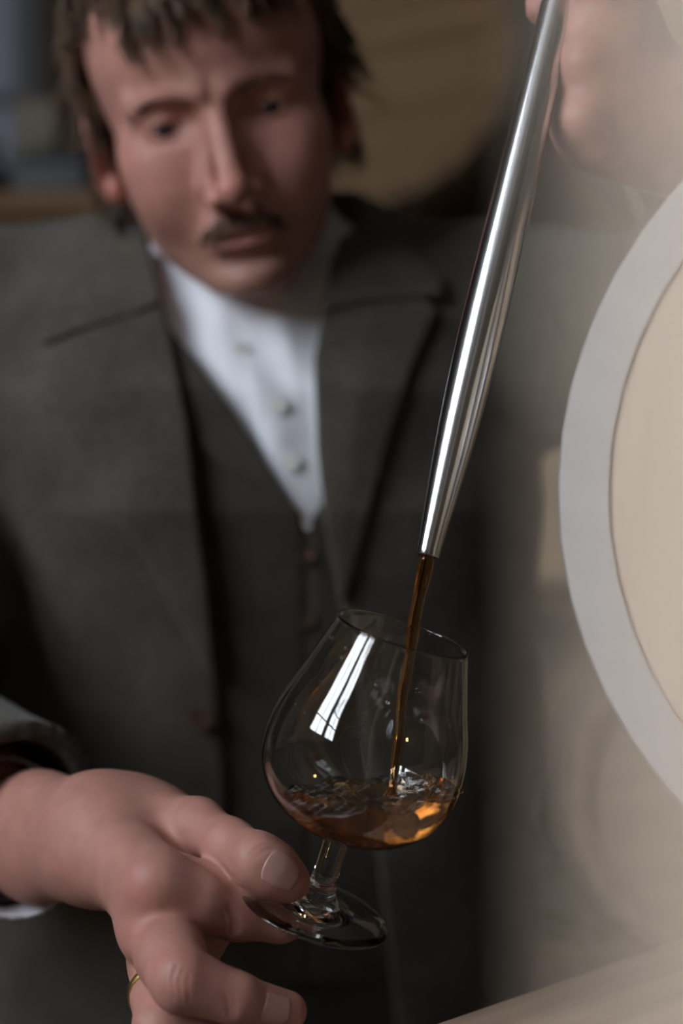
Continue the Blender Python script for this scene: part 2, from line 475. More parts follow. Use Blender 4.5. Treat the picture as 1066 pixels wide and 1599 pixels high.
# stand under it: planks and legs
pa = P(655, 1601, .62); pz = pa[2]
pb_Y = .62*(1601-799.5)/(1462-799.5); pb = P(1066, 1462, pb_Y)
d = (pb-pa)[:2]; d /= np.linalg.norm(d); ang = math.atan2(d[1], d[0]); nrm = np.array([d[1], -d[0]])   # toward the camera side
stand = empty('cask_stand', (pa[0], pa[1], 0), (0, 0, ang))
tag(stand, 'pale pine stand with plank top under the cask', 'stand')
plv, plf = box(0, 0, 0, 1.0, .118, .045, .003)
for k in range(5):
    q = new_obj('plank', plv, plf, M['pine'], stand, smooth=False) if k == 0 else link_copy(q, stand)
    q.location = (.455, -.06-k*.1195, pz-.0225)
for x in (.02, .90):
    for y in (-.06, -.50): plain('leg', box(x, y, (pz-.045-.05)/2, .06, .06, pz-.045-.05), M['pine'], stand)
for x in (.02, .90): plain('rail', box(x, -.30, pz-.045-.025, .05, .58, .05, .003), M['pine'], stand)

def to_stand(v):
    c, s_ = math.cos(-ang), math.sin(-ang)
    return [((x-pa[0])*c-(y-pa[1])*s_, (x-pa[0])*s_+(y-pa[1])*c, z) for x, y, z in v]
for al in (.042, .138):
    u = 2*al/CL-1; r = RB-(RB-RH)*u*u
    for sd in (-1, 1):
        zt = cc[2]-pz; h0 = zt-math.sqrt(r*r-.055**2)-.001; h1 = zt-math.sqrt(r*r-.095**2)-.001
        prof = [(sd*.045, 0), (sd*.115, 0), (sd*.115, h1), (sd*.095, h1), (sd*.055, h0), (sd*.045, h0*.8)]
        v = []
        for a_ in (al-.02, al+.02):
            for x, z in prof: v.append((cc[0]+math.cos(YAW)*x-math.sin(YAW)*a_, cc[1]+math.sin(YAW)*x+math.cos(YAW)*a_, pz+z))
        n = len(prof)
        f = [tuple(range(n)), tuple(range(2*n-1, n-1, -1))]+[(i, (i+1) % n, (i+1) % n+n, i+n) for i in range(n)]
        fix_normals(new_obj('chock', to_stand(v), f, M['pine'], stand, smooth=False))

# aged casks stacked three rows high behind the man
proto = build_cask('aged_cask', .2575, .275, .78, 22, M['oak_old'], M['oak_old_head'], M['oak_old'])
proto2 = build_cask('pale_cask', .2575, .275, .78, 22, M['oak_pale'], M['oak_pale_head'], M['oak_pale'])
rows = [2.08, 1.497, .914, .331]
spots = [(.012, 0, 0, 'brown aged cask on the top row behind the man\'s head'),
         (.612, 0, 1, 'pale cask on the top row behind the raised hand'),
         (.312, 1, 1, 'pale cask on the second row behind the man\'s raised arm'),
         (.912, 1, 1, 'pale cask at the right end of the second row'),
         (.012, 2, 0, 'brown aged cask on the third row behind the man\'s waist'),
         (.612, 2, 1, 'pale cask on the third row beyond the glass'),
         (1.212, 2, 1, 'pale cask at the right end of the third row'),
         (.312, 3, 0, 'brown aged cask on the floor row behind the man'),
         (.912, 3, 0, 'brown aged cask at the right of the floor row')]
used = set()
for x, r, kind, lab in spots:
    p = (proto, proto2)[kind]
    o = p if kind not in used else copy_tree(p)
    used.add(kind); o.location = (x, 2.2, rows[r]); o.rotation_euler = (0, random.uniform(-.6, .6), 0)
    tag(o, lab, 'cask', 'casks stacked behind the man')
rail_words = ['top row', 'second row', 'third row', 'floor row']
for r, z in enumerate(rows):
    for j, yy in enumerate((2.34, 2.82)):
        o = plain('rack_rail', box(0, 0, 0, 1.74, .07, .03 if r < 3 else .055, .003), M['rail'])
        o.location = (.62, yy, z-.275-(.0165 if r < 3 else .0285))
        tag(o, '%s wooden rail under the %s of stacked casks' % (('front', 'rear')[j], rail_words[r]), 'rail', 'rails between the cask rows')

# rack post standing right beside the lens
post = plain('rack_post', box(.026, .018, 0, .052, .036, 2.4, .002), M['pine_post'])
e = P(990, 800, .051)
post.location = (e[0], e[1], 1.2); post.rotation_euler = (0, 0, math.radians(-48))
tag(post, 'pale wooden post blurred in the near right foreground', 'post')

# cupboard with things on top, far left
cup = empty('cupboard', (-.84, 2.55, 0)); tag(cup, 'brown wooden cupboard behind the man\'s right shoulder', 'cupboard')
ctop = ZC+(799.5-298)/FPX*2.3
plain('body', box(0, 0, ctop/2-.02, 1.0, .46, ctop-.04, .004), M['cupboard'], cup)
plain('top', box(0, 0, ctop-.02, 1.06, .52, .04, .006), M['cupboard'], cup)
for sx in (-1, 1):
    dr = plain('door', box(sx*.245, -.24, ctop/2, .47, .022, ctop-.22, .004), M['cupboard'], cup)
    v, f = tube([(sx*.05, -.25, 1.2), (sx*.05, -.285, 1.2)], [.008, .014], 12); new_obj('knob', v, f, M['dark_metal'], dr)
tin = empty('tool_case', (P(85, 0, 2.42)[0], 2.42, ctop)); tag(tin, 'black metal case on top of the cupboard beside the ear', 'case')
plain('body', box(0, 0, .035, .13, .1, .07, .006), M['dark_metal'], tin)
plain('lid', box(0, 0, .076, .134, .104, .012, .003), M['dark_metal'], tin)
v, f = tube([(-.03, 0, .082), (-.025, 0, .1), (.025, 0, .1), (.03, 0, .082)], [.004]*4, 8); new_obj('handle', v, f, M['dark_metal'], tin)
carton = empty('carton', (P(62, 0, 2.6)[0], 2.6, ctop)); tag(carton, 'tall beige carton on top of the cupboard behind the black case', 'carton')
plain('body', box(0, 0, .11, .075, .075, .22, .002), M['beige_card'], carton)
plain('flap', box(0, -.0005, .2215, .075, .076, .003), M['beige_card'], carton)
flask = empty('flask', (P(-14, 0, 2.4)[0], 2.4, ctop)); tag(flask, 'dark glass flask with a round shine on top of the cupboard', 'flask')
v, f = lathe([(.0001, 0), (.026, 0), (.034, .01), (.036, .03), (.03, .055), (.014, .07), (.011, .09), (.0001, .09)], 32)
fix_normals(new_obj('body', v, f, simple('dark_flask_glass', (.03, .035, .04), .06), flask))
v, f = lathe([(.0001, .088), (.014, .088), (.014, .108), (.0001, .108)], 24); fix_normals(new_obj('stopper', v, f, M['dark_metal'], flask))

# ================================================================== snifter
GA = P(490, 1423, .612)      # middle of the foot's underside
GB = P(628, 992, .597)       # middle of the mouth
ax = GB-GA; glen = np.linalg.norm(ax); ax = ax/glen
gq = Vector((0, 0, 1)).rotation_difference(Vector(ax))
glass = empty('brandy_snifter', GA); glass.rotation_mode = 'QUATERNION'; glass.rotation_quaternion = gq
tag(glass, 'clear stemmed brandy glass tilted under the pouring whisky', 'glass')
SC = .001
bt = glen-.0925              # where the bowl bottom starts above the foot
prof_px = [(20, 0), (42, 7), (66, 13.5), (84, 21), (104, 32), (119, 44), (134, 60), (146, 80), (153, 100), (156.5, 124), (156.5, 145), (153, 176), (145, 208), (133, 242), (118, 290), (104, 335)]
outer = [(r/3.62*SC, bt+t/3.62*SC) for r, t in prof_px]
def resample(pr, n):
    pr = np.array(pr); s = np.r_[0, np.cumsum(np.hypot(*np.diff(pr, axis=0).T))]
    u = np.linspace(0, s[-1], n)
    # Catmull-Rom through the points
    out = []
    for x in u:
        i = min(np.searchsorted(s, x, side='right')-1, len(pr)-2); t = (x-s[i])/(s[i+1]-s[i])
        p0, p1, p2, p3 = pr[max(i-1, 0)], pr[i], pr[i+1], pr[min(i+2, len(pr)-1)]
        out.append(.5*((2*p1)+(-p0+p2)*t+(2*p0-5*p1+4*p2-p3)*t*t+(-p0+3*p1-3*p2+p3)*t**3))
    return np.array(out)
outer = resample(outer, 60)
tn = np.gradient(outer, axis=0); tn /= np.linalg.norm(tn, axis=1)[:, None]
thick = np.interp(np.arange(60), [0, 6, 15, 59], [.0016, .0014, .0011, .0010])
inner = outer+np.stack([-tn[:, 1], tn[:, 0]], -1)*thick[:, None]
inner[:, 0] = np.maximum(inner[:, 0], .00005)
ib = inner[inner[:, 0] > .004]
ibot = bt+.0022
inner_prof = np.array([(.00005, ibot), (.004, ibot+.0001)]+[tuple(q) for q in ib if q[1] > ibot+.0002])
rim = [(inner[-1, 0]-.0001, inner[-1, 1]+.0005), (inner[-1, 0]+.0001, inner[-1, 1]+.0010), ((outer[-1, 0]+inner[-1, 0])/2, outer[-1, 1]+.0012), (outer[-1, 0]+.0000, outer[-1, 1]+.0010), (outer[-1, 0]+.0002, outer[-1, 1]+.0005)]
bowl_prof = [tuple(q) for q in outer]+rim[::-1]+[tuple(q) for q in inner_prof[::-1]]
v, f = lathe(bowl_prof, 128); bowl = new_obj('bowl', v, f, M['glass'], glass)
r0, t0 = bowl_prof[0]
stem_prof = [(.0135, .0044), (.0098, .0062), (.0074, .0090), (.0060, .013), (.0056, .018), (.0055, .024)]
tt = np.linspace(.026, bt-.004, 5); stem_prof += [(.0055, t) for t in tt]+[(.00552, bt-.0015), (r0, t0)]
v, f = lathe(stem_prof, 128); new_obj('stem', v, f, M['glass'], glass)
foot_prof = [(.00005, .0010), (.008, .0009), (.02, .0005), (.0310, 0), (.0326, .0001), (.0333, .0006), (.0333, .0011), (.0327, .0015), (.026, .0020), (.019, .0027), (.0158, .0034), (.0135, .0044)]
v, f = lathe(foot_prof, 128); new_obj('foot', v, f, M['glass'], glass)

# whisky lying level in the tilted bowl
Rg = np.array(gq.to_matrix())
def to_glass(p):
    q = (p-GA.astype(p.dtype)) @ Rg.astype(p.dtype); return np.hypot(q[:, 0], q[:, 1]), q[:, 2]
ip = np.concatenate([[(-.02, ibot)], inner_prof[inner_prof[:, 1] < bt+.08], [(-.02, bt+.08)]])
lev = P(600, 1238, .60); sx_, sy_ = P(613, 1243, .603)[:2]
def wave(x, y):
    r = np.hypot(x-sx_, y-sy_)
    wv = .0014*np.exp(-(r/.011)**2)*np.cos(r/.0019)+.0011*np.sin(x*210+y*120+.7)+.0006*np.sin(x*330-y*270)+.00022*np.sin(x*700+y*520+1.3)
    wv = wv+.0025*np.exp(-((x-sx_-.019)/.007)**2-((y-sy_)/.012)**2)-.002*np.exp(-((x-sx_+.006)/.006)**2-((y-sy_+.004)/.007)**2)
    return wv+.06*(x-sx_)
def liquid(p):
    r, t = to_glass(p)
    d = poly2(r.astype(float), t.astype(float), ip)-.00025
    s = p[:, 2]-lev[2]-wave(p[:, 0], p[:, 1])
    return smax(d, s*.85, .0006).astype(np.float32)
bc = GA+ax*(bt+.03)
wl = field_obj('whisky', liquid, bc-np.array([.05, .05, .045]), bc+np.array([.05, .05, .03]), .0007, M['whisky'], loc=tuple(P(600, 1300, .60)), smooth=2)
tag(wl, 'amber whisky swirling in the bottom of the glass', 'whisky')
# bubbles on the surface, drops on the bowl's inside
def ico():
    import bmesh
    bm = bmesh.new(); bmesh.ops.create_icosphere(bm, subdivisions=2, radius=1.0)
    v = [tuple(q.co) for q in bm.verts]; f = [tuple(l.index for l in q.verts) for q in bm.faces]; bm.free(); return v, f
iv, ifc = ico(); iv = np.array(iv)
parts = []
for k in range(34):
    a = rng.uniform(0, 6.28); t = rng.uniform(bt+.04, bt+.085)
    i = np.argmin(np.abs(inner[:, 1]-t)); r = inner[i, 0]; s = rng.uniform(.0002, .0006) if k > 6 else rng.uniform(.0006, .001)
    c = GA+Rg @ np.array([r*math.cos(a), r*math.sin(a), t]); parts.append((c+iv*s, ifc))
v, f = join(parts)
dr = new_obj('droplets', v, f, M['glass'], None, loc=tuple(bc)); dr['kind'] = 'stuff'
tag(dr, 'tiny clear droplets clinging inside the bowl of the glass', 'droplets')
parts = []
for k in range(16):
    x = sx_+rng.uniform(.006, .030)*(1 if k % 4 else -1); y = sy_+rng.uniform(-.02, .02)
    s = rng.uniform(.0005, .0013); parts.append((np.array([x, y, lev[2]+float(wave(np.array([x]), np.array([y]))[0])+s*.3])+iv*s, ifc))
v, f = join(parts)
bb = new_obj('bubbles', v, f, glass_mat('bubble_film', (1, .9, .7), 1.12), None, loc=tuple(P(640, 1240, .6))); bb['kind'] = 'stuff'
tag(bb, 'small bubbles floating on the whisky where the stream lands', 'bubbles')

# ================================================================== whisky thief
T0 = P(667, 869, .598); T1 = P(874, 0, .650)
va = T1-T0; vl = np.linalg.norm(va); va /= vl
thief = empty('whisky_thief', T0); thief.rotation_mode = 'QUATERNION'; thief.rotation_quaternion = Vector((0, 0, 1)).rotation_difference(Vector(va))
tag(thief, 'long polished steel whisky thief pouring into the glass', 'whisky thief')
pr = [(.0036, .02), (.0036, .0006), (.0040, 0), (.0047, 0), (.0049, .0005), (.0050, .004), (.0072, .034), (.0085, .056), (.0094, .080), (.0098, .100), (.0099, .118), (.0097, .140), (.0091, .18), (.0084, .24), (.0080, .30), (.0078, .42)]
v, f = lathe(resample(pr[5:], 60).tolist(), 64)
fix_normals(new_obj('tube', v, f, M['steel'], thief))
v, f = lathe(pr[:6], 64); fix_normals(new_obj('spout', v, f, M['steel'], thief))
v, f = lathe([(.0078, .42), (.0095, .421), (.0095, .43), (.008, .433), (.0001, .433)], 48); fix_normals(new_obj('cap', v, f, M['steel'], thief))

# stream of whisky
S0 = T0+va*.001; S1 = np.array([sx_, sy_, lev[2]-.004])
pts = []; rad = []
for i in range(40):
    t = i/39; x = S0[0]+(S1[0]-S0[0])*(1.0-(1-t)**1.9)*.55+(S1[0]-S0[0])*t*.45
    pts.append((x+.0003*math.sin(t*19), S0[1]+(S1[1]-S0[1])*t, S0[2]+(S1[2]-S0[2])*t))
    rad.append(.0033*(1-.40*t**.6)+.00025*math.sin(t*26))
v, f = tube(pts, rad, 20)
stm = new_obj('whisky_stream', v, f, M['stream'], None, loc=tuple(S0)); tag(stm, 'thin amber stream of whisky falling from the steel spout', 'whisky stream')

# ================================================================== the man
CX = -.072
man = empty('person', (CX, 1.05, 0))
ML = (CX, 1.05, 0.0)
tag(man, 'man in olive grey tweed jacket looking down and holding the glass by its foot', 'person')
# ---- head frame
pit, rol, yaw = math.radians(19), math.radians(12.5), math.radians(1)
fw = np.array([math.sin(yaw)*math.cos(pit), -math.cos(yaw)*math.cos(pit), -math.sin(pit)])
rt = np.array([math.cos(yaw), math.sin(yaw), 0.])
up = np.cross(fw, rt); up = up if up[2] > 0 else -up
def rotv(v):
    c, s = math.cos(rol), math.sin(rol); return np.array([v[0]*c-v[2]*s, v[1], v[0]*s+v[2]*c])
fw, rt, up = rotv(fw), rotv(rt), rotv(up)
HS = 1.05e-3                        # head units are millimetres
HC = P(338, 176, .885)-fw*80*HS
HB_ = np.stack([rt, fw, up], 0)
def toH(p): return ((p-HC.astype(p.dtype)) @ HB_.T.astype(p.dtype))/HS
def fromH(q): return HC+(np.asarray(q, float) @ HB_)*HS
def head_mm(q, detail=True):
    """distance field of the head in its own millimetres: x picture right, y forward, z up"""
    s = q.copy(); s[:, 0] = np.abs(q[:, 0])          # mirror-symmetric copy
    d = ell(q, (0, -8, 36), (76, 97, 80))
    d = smin(d, ell(q, (0, 38, 38), (60, 50, 50)), 20)
    d = smin(d, ell(q, (0, 32, -24), (62, 51, 62)), 22)
    d = smin(d, ell(q, (0, 26, -64), (55, 53, 44)), 20)
    d = smin(d, cone(s, (53, -2, -46), (16, 66, -96), 15, 14), 20)
    d = smin(d, ell(s, (42, 50, -22), (21, 24, 17)), 20)
    d = smin(d, ell(s, (34, 56, -42), (24, 24, 26)), 16)
    d = smin(d, ell(q, (0, 80, -99), (19, 14, 13)), 12)
    d = smin(d, ell(q, (0, 72, -66), (27, 20, 22)), 12)
    d = smin(d, cone(s, (9, 84.5, 12), (46, 70, 11.5), 8.6, 6.8), 11)
    d = smax(d, -ell(s, (30, 93, 0), (20, 19, 11.5)), 8)
    lid = sph(s, (32, 67.5, 0), 13.4)
    d = smin(d, lid, 4)
    d = smax(d, -ell(s, (32, 82, -3.8), (12.5, 7.5, 3.3)), 1.0)
    # nose
    n = cone(q, (0, 84, 6), (0, 107, -38), 6.2, 8.0)
    n = smin(n, sph(q, (0, 110, -43), 9.6), 5)
    n = smin(n, ell(s, (11.5, 97, -47), (7, 9.5, 7.5)), 4)
    n = smin(n, cone(s, (6, 80, -4), (13, 84, -40), 5, 8), 7)
    d = smin(d, n, 5.5)
    d = smax(d, -ell(s, (6, 103, -54), (3.8, 5.5, 4)), 2)
    # lips
    d = smin(d, ell(s, (6, 89, -68.5), (18, 5.0, 4.0)), 5)
    d = smin(d, ell(q, (0, 88.5, -77), (18, 5.6, 4.2)), 6)
    d = d+1.9*np.exp(-((q[:, 2]+73.2-.006*q[:, 0]**2)/1.5)**2)*(np.abs(q[:, 0]) < 25)*(q[:, 1] > 60)
    d = d+1.6*np.exp(-((q[:, 2]+87)/4.5)**2-(q[:, 0]/16)**2)*(q[:, 1] > 60)
    # nasolabial folds
    fold = cone(s, (17, 92, -42), (33, 78, -72), .5, .5); d = d+1.3*np.exp(-(fold/3.2)**2)
    bag = cone(s, (20, 82, -12), (42, 76, -11), .5, .5); d = d+.7*np.exp(-(bag/2.5)**2)
    # ears
    a = math.radians(14); E = np.array([[math.cos(.45), -math.sin(.45), 0], [math.sin(.45), math.cos(.45), 0], [0, 0, 1]])
    e_ = ell(s, (80, -12, -14), (5.5, 18, 31), E)
    e_ = smax(e_, -ell(s, (88, -6, -14), (7, 10, 19), E), 3)
    e_ = smin(e_, ell(s, (76, -4, -38), (6, 9, 10)), 5)
    d = smin(d, e_, 5)
    return d
neck_a = fromH((0, -28, -40)); neck_b = np.array([CX-.004, 1.055, 1.50]); neck_c = np.array([CX, 1.06, 1.40])
def f_head(p):
    d = head_mm(toH(p))*HS
    n = smin(cone(p, neck_a, neck_b, .058, .060), cone(p, neck_b, neck_c, .060, .075), .02)
    return smin(d, n, .012)
def bounds(pts, pad): pts = np.array(pts); return pts.min(0)-pad, pts.max(0)+pad
hl, hh = bounds([fromH((x, y, z)) for x in (-92, 92) for y in (-110, 122) for z in (-120, 120)]+[neck_c], .004)
hl[2] = 1.40; hh[2] = max(hh[2], 1.70)
Vh, Qh = field_mesh(f_head, hl, hh, .0016, 6, 1)
# ---- torso shapes (also carry the clothes)
TZ = np.array([.86, .95, 1.05, 1.15, 1.25, 1.35, 1.43, 1.49, 1.535, 1.57, 1.60])
TA = np.array([.190, .205, .205, .205, .202, .198, .192, .175, .125, .075, .05])
TB = np.array([.115, .122, .122, .122, .126, .130, .122, .108, .085, .062, .05])
TY = np.array([1.20, 1.19, 1.165, 1.135, 1.095, 1.062, 1.055, 1.060, 1.068, 1.075, 1.075])
def torso(p):
    z = p[:, 2]; a = np.interp(z, TZ, TA); b = np.interp(z, TZ, TB); yc = np.interp(z, TZ, TY)
    q = np.stack([(p[:, 0]-CX)/a, (p[:, 1]-yc)/b], -1)
    k0 = (np.abs(q[:, 0])**2.3+np.abs(q[:, 1])**2.3)**(1/2.3)
    d = (k0-1)*np.minimum(a, b)*np.clip(.75+.25*np.abs(q[:, 1]), .7, 1)
    d = smax(d, np.maximum(z-1.61, .86-z), .02)
    return d
SHR = np.array([CX-.195, 1.075, 1.478]); ELR = np.array([-.315, .905, 1.205]); WRR = P(118, 1312, .668)
SHL = np.array([CX+.195, 1.065, 1.478]); ELL_ = np.array([.37, .92, 1.482]); WRL = P(1022, 185, .668)
def f_trunk(p):
    d = torso(p)+.022
    d = smin(d, cone(p, np.array([CX-.05, 1.07, 1.52]), SHR, .042, .05), .02)
    d = smin(d, cone(p, np.array([CX+.05, 1.07, 1.52]), SHL, .042, .05), .02)
    d = smin(d, chain(p, [SHR, ELR, ELR+(WRR-ELR)*.6], [.052, .043, .036], .01), .02)
    d = smin(d, chain(p, [SHL, ELL_, ELL_+(WRL-ELL_)*.6], [.052, .043, .036], .01), .02)
    for sx in (-1, 1): d = smin(d, chain(p, [np.array([CX+sx*.09, 1.19, .93]), np.array([CX+sx*.10, 1.13, .5]), np.array([CX+sx*.105, 1.12, .09])], [.08, .055, .04], .01), .02)
    return d
Vt, Qt = field_mesh(f_trunk, (-.42, .72, .04), (.46, 1.38, 1.62), .010, 4, 1)

# ---- right hand, pinching the foot of the glass
mm = .001
W0 = P(60, 1306, .715); W1 = P(150, 1312, .664)
fdir = (W1-W0)/np.linalg.norm(W1-W0)
def on_foot(px, py, r, side):
    """depth at which a ball of radius r touches the foot of the glass from above (+1) or below (-1)"""
    lo_t, hi_t = .4, .9
    for _ in range(50):
        mt = (lo_t+hi_t)/2
        sd = np.dot(P(px, py, mt)-GA, ax)-(.0032 if side > 0 else .0)
        if sd > side*r: lo_t = mt
        else: hi_t = mt
    return P(px, py, lo_t)
IT = on_foot(474, 1424, .0082, -1); ID = on_foot(436, 1430, .0100, -1)
IM = P(248, 1382, .603); IP_ = on_foot(372, 1420, .0100, -1)
MM_ = P(246, 1450, .606); MP = P(284, 1530, .568); MD = P(366, 1558, .573); MT = P(448, 1579, .585)
RM = P(254, 1506, .612); RP = P(254, 1606, .578); RD = P(362, 1632, .583); RT = P(440, 1650, .596)
KM = P(290, 1556, .628); KP = P(285, 1660, .600); KD = P(350, 1690, .605); KT = P(412, 1705, .615)
TTp = on_foot(452, 1376, .0087, 1); TIp = P(402, 1343, TTp[1]-.003)
TCm = P(215, 1286, .668); TMc = P(308, 1290, .642)
def f_thumb(p): return chain(p, [TMc, TMc+(TIp-TMc)*.55, TIp, TIp+(TTp-TIp)*.5, TTp], [.0118, .0104, .0108, .0106, .0088], .006)
def f_index(p): return chain(p, [IM, IM+(IP_-IM)*.5, IP_, ID, IT], [.0142, .0140, .0118, .0100, .0080], .008)
def f_middle(p): return chain(p, [MM_, MM_+(MP-MM_)*.55, MP, MP+(MD-MP)*.5, MD, MT], [.0148, .0138, .0122, .0102, .0096, .0082], .005)
def f_ring(p): return chain(p, [RM, RM+(RP-RM)*.5, RP, RD, RT], [.0145, .0125, .0115, .0095, .008], .005)
def f_pinky(p): return chain(p, [KM, KP, KD, KT], [.0125, .0105, .0085, .0070], .005)
crease_px = [([(258, 1308), (288, 1331), (336, 1358), (366, 1374)], .0014, .0022), ([(349, 1425), (354, 1440), (352, 1458)], .0007, .0009), ([(358, 1418), (364, 1438), (362, 1461)], .0013, .0011), ([(368, 1424), (372, 1440), (370, 1458)], .0006, .0009),
             ([(276, 1508), (268, 1530), (272, 1558)], .0009, .0009), ([(286, 1512), (279, 1534), (284, 1564)], .0009, .0009), ([(262, 1512), (258, 1530), (262, 1548)], .0006, .0009), ([(296, 1520), (291, 1540), (296, 1566)], .0005, .0009),
             ([(354, 1556), (358, 1572), (358, 1586)], .0009, .0008), ([(364, 1556), (366, 1572), (366, 1588)], .0006, .0008),
             ([(392, 1332), (406, 1321), (420, 1317)], .0006, .0009), ([(398, 1340), (412, 1328), (428, 1323)], .0006, .0009), ([(386, 1324), (398, 1314), (410, 1310)], .0005, .0009),
             ]
creases = []
knuckles = []
def f_hand(p, full=True):
    # palm: metacarpals run from the wrist toward the camera
    wn = np.array([0, 0, 1.0]); fl = np.cross(fdir, wn)
    d = cone(p, W0-fdir*.10, W0, .0315, .0305, flat=fl, fs=.80)
    d = smin(d, cone(p, W0, W1, .0305, .0295, flat=fl, fs=.80), .010)
    b = cone(p, W1, IM, .0255, .0146)
    b = smin(b, cone(p, W1+np.array([.014, 0, .003]), MM_, .019, .0148), .010)
    b = smin(b, cone(p, W1+np.array([.026, .004, 0]), RM, .018, .0138), .010)
    b = smin(b, cone(p, W1+np.array([.035, .010, 0]), KM, .017, .0130), .010)
    b = smin(b, ell(p, P(300, 1400, .645), (.024, .022, .028)), .012)          # palm pad
    b = smin(b, f_index(p), .008)
    b = smin(b, sph(p, P(226, 1388, .612), .0098), .014)
    b = smin(b, sph(p, P(226, 1448, .602), .0104), .010)
    d = smin(d, b, .014)
    t = chain(p, [W1+np.array([.004, 0, .005]), TCm, TMc], [.0195, .0178, .0120], .010)   # thumb base
    t = smin(t, cone(p, P(255, 1318, .654), P(322, 1338, .648), .0105, .0055), .010)      # web of the thumb
    t = smin(t, f_thumb(p), .006)
    kk = .0032+.0115*np.clip((length(p-P(330, 1345, .620).astype(p.dtype))-.016)/.034, 0, 1)
    d = smin(d, t, kk)
    m = smin(f_middle(p), f_ring(p), .0022); m = smin(m, f_pinky(p), .0022)
    d = smin(d, m, .0042)
    for pts, dep, s in creases:
        c = None
        for a, b in zip(pts[:-1], pts[1:]):
            e_ = cone(p, a, b, 0, 0); c = e_ if c is None else np.minimum(c, e_)
        d = d+dep*np.exp(-(c/s)**2)
    return d
def on_surf(fd, px, py, y0=.50):
    y = y0
    for _ in range(400):
        dd = float(fd(P(px, py, y)[None, :].astype(np.float32))[0])
        if dd < .0002: break
        y += max(.6*dd, .0002)
        if y > 1.6: return None
    return P(px, py, y)
cr_new = []
for pts, dep, sg in crease_px:
    q3 = [on_surf(f_hand, *xy) for xy in pts]
    if all(k is not None for k in q3): cr_new.append((q3, dep, sg))
creases = cr_new
bl, bh = bounds([W0-fdir*.09, IT, MT, KT, RT, P(200, 1195, .69), P(205, 1400, .565), P(470, 1400, .56)], .022)
Vr, Qr = field_mesh(f_hand, bl, bh, .0008, 6, 1)

# ---- left hand at the top of the thief
def L(px, py, Y): return P(px, py, Y-.055)
gt = lambda t: T0+va*t
def f_lhand(p):
    d = cone(p, WRL+(WRL-L(930, 150, .712))*.9, WRL, .031, .030)
    pk = L(925, 195, .712)
    d = smin(d, cone(p, WRL, L(945, 120, .712), .029, .027), .014)
    d = smin(d, cone(p, L(945, 60, .715), L(938, 190, .712), .024, .0235), .012)          # palm, heel down
    d = smin(d, cone(p, L(945, 60, .715), L(930, -60, .72), .024, .020), .012)
    # fingers curling behind the tube, tips showing on its left
    d = smin(d, chain(p, [L(930, -40, .722), L(885, -30, .750), L(852, 2, .742), L(846, 14, .735)], [.0105, .0100, .0088, .0078], .004), .005)
    d = smin(d, chain(p, [L(935, -110, .725), L(895, -105, .755), L(862, -80, .746)], [.0105, .0100, .0085], .004), .005)
    d = smin(d, chain(p, [L(935, 80, .705), L(916, 100, .694), L(928, 135, .698)], [.0110, .0105, .0100], .005), .006)     # ring finger folded in the palm
    d = smin(d, chain(p, [L(935, 150, .705), L(914, 190, .696), L(935, 222, .700)], [.0120, .0115, .0110], .005), .006)    # little finger
    # thumb going up along the tube
    d = smin(d, chain(p, [L(955, 20, .705), L(915, -60, .690), L(905, -150, .705)], [.0130, .0112, .0095], .005), .007)
    # gap for the steel
    return d
ll, lh = bounds([WRL, WRL+(WRL-L(930, 150, .712))*.9, L(846, 10, .735), L(905, -170, .705), L(885, -100, .77), L(920, 240, .66)], .034)
Vl, Ql = field_mesh(f_lhand, ll, lh, .0016, 5, 1)

V = np.concatenate([Vh, Vt, Vr, Vl]); nh, nt_, nr = len(Vh), len(Vt), len(Vr)
Q = np.concatenate([Qh, Qt+nh, Qr+nh+nt_, Ql+nh+nt_+nr])
body = new_obj('body', V, Q, M['skin'], man, ML)
base = np.array([.52, .265, .215])
tone = np.tile(base, (len(V), 1))
q = toH(Vh.astype(np.float32)).astype(float); s = np.abs(q[:, 0])
def blend(mask, col, idx=slice(0, nh)): tone[idx] = tone[idx]*(1-mask[:, None])+np.array(col)*mask[:, None]
g = lambda x, c, w_: np.exp(-((x-c)/w_)**2)
blend(.22*g(s, 42, 22)*g(q[:, 2], -25, 22)*(q[:, 1] > 30), (.56, .23, .19))          # cheeks
blend(.6*g(s, 0, 14)*g(q[:, 2], -42, 16)*(q[:, 1] > 90), (.50, .205, .16))             # nose
blend(np.clip(1.3*g(s, 0, 18)*g(q[:, 2], -73.5, 6.5), 0, 1)*(q[:, 1] > 82)*.6, (.42, .155, .135))   # lips
blend(.42*np.clip((-62-q[:, 2])/14, 0, 1)*(q[:, 1] > -5)*(q[:, 2] > -118)*(1-.9*g(s, 0, 20)*g(q[:, 2], -72, 8)), (.25, .165, .115))  # stubble
blend(.5*(s > 74)*1.0, (.52, .19, .145))                                              # ears
ri = slice(nh+nt_, nh+nt_+nr)
def near(pt, rad): return np.exp(-(np.linalg.norm(Vr-pt, axis=1)/rad)**2)
blend(np.clip(.55*near(on_surf(f_hand, 214, 1382), .009)+.3*near(on_surf(f_hand, 212, 1446), .009)+.3*near(on_surf(f_hand, 272, 1525), .012)+.35*near(on_surf(f_hand, 365, 1440), .012)+.4*near(IT, .014)+.4*near(MT, .014)+.35*near(TTp, .014), 0, 1), (.50, .185, .15), ri)
tone[nh+nt_:] *= .90
tone = np.c_[tone, np.ones(len(tone))]
ca = body.data.color_attributes.new('tone', 'FLOAT_COLOR', 'POINT'); ca.data.foreach_set('color', tone.ravel())

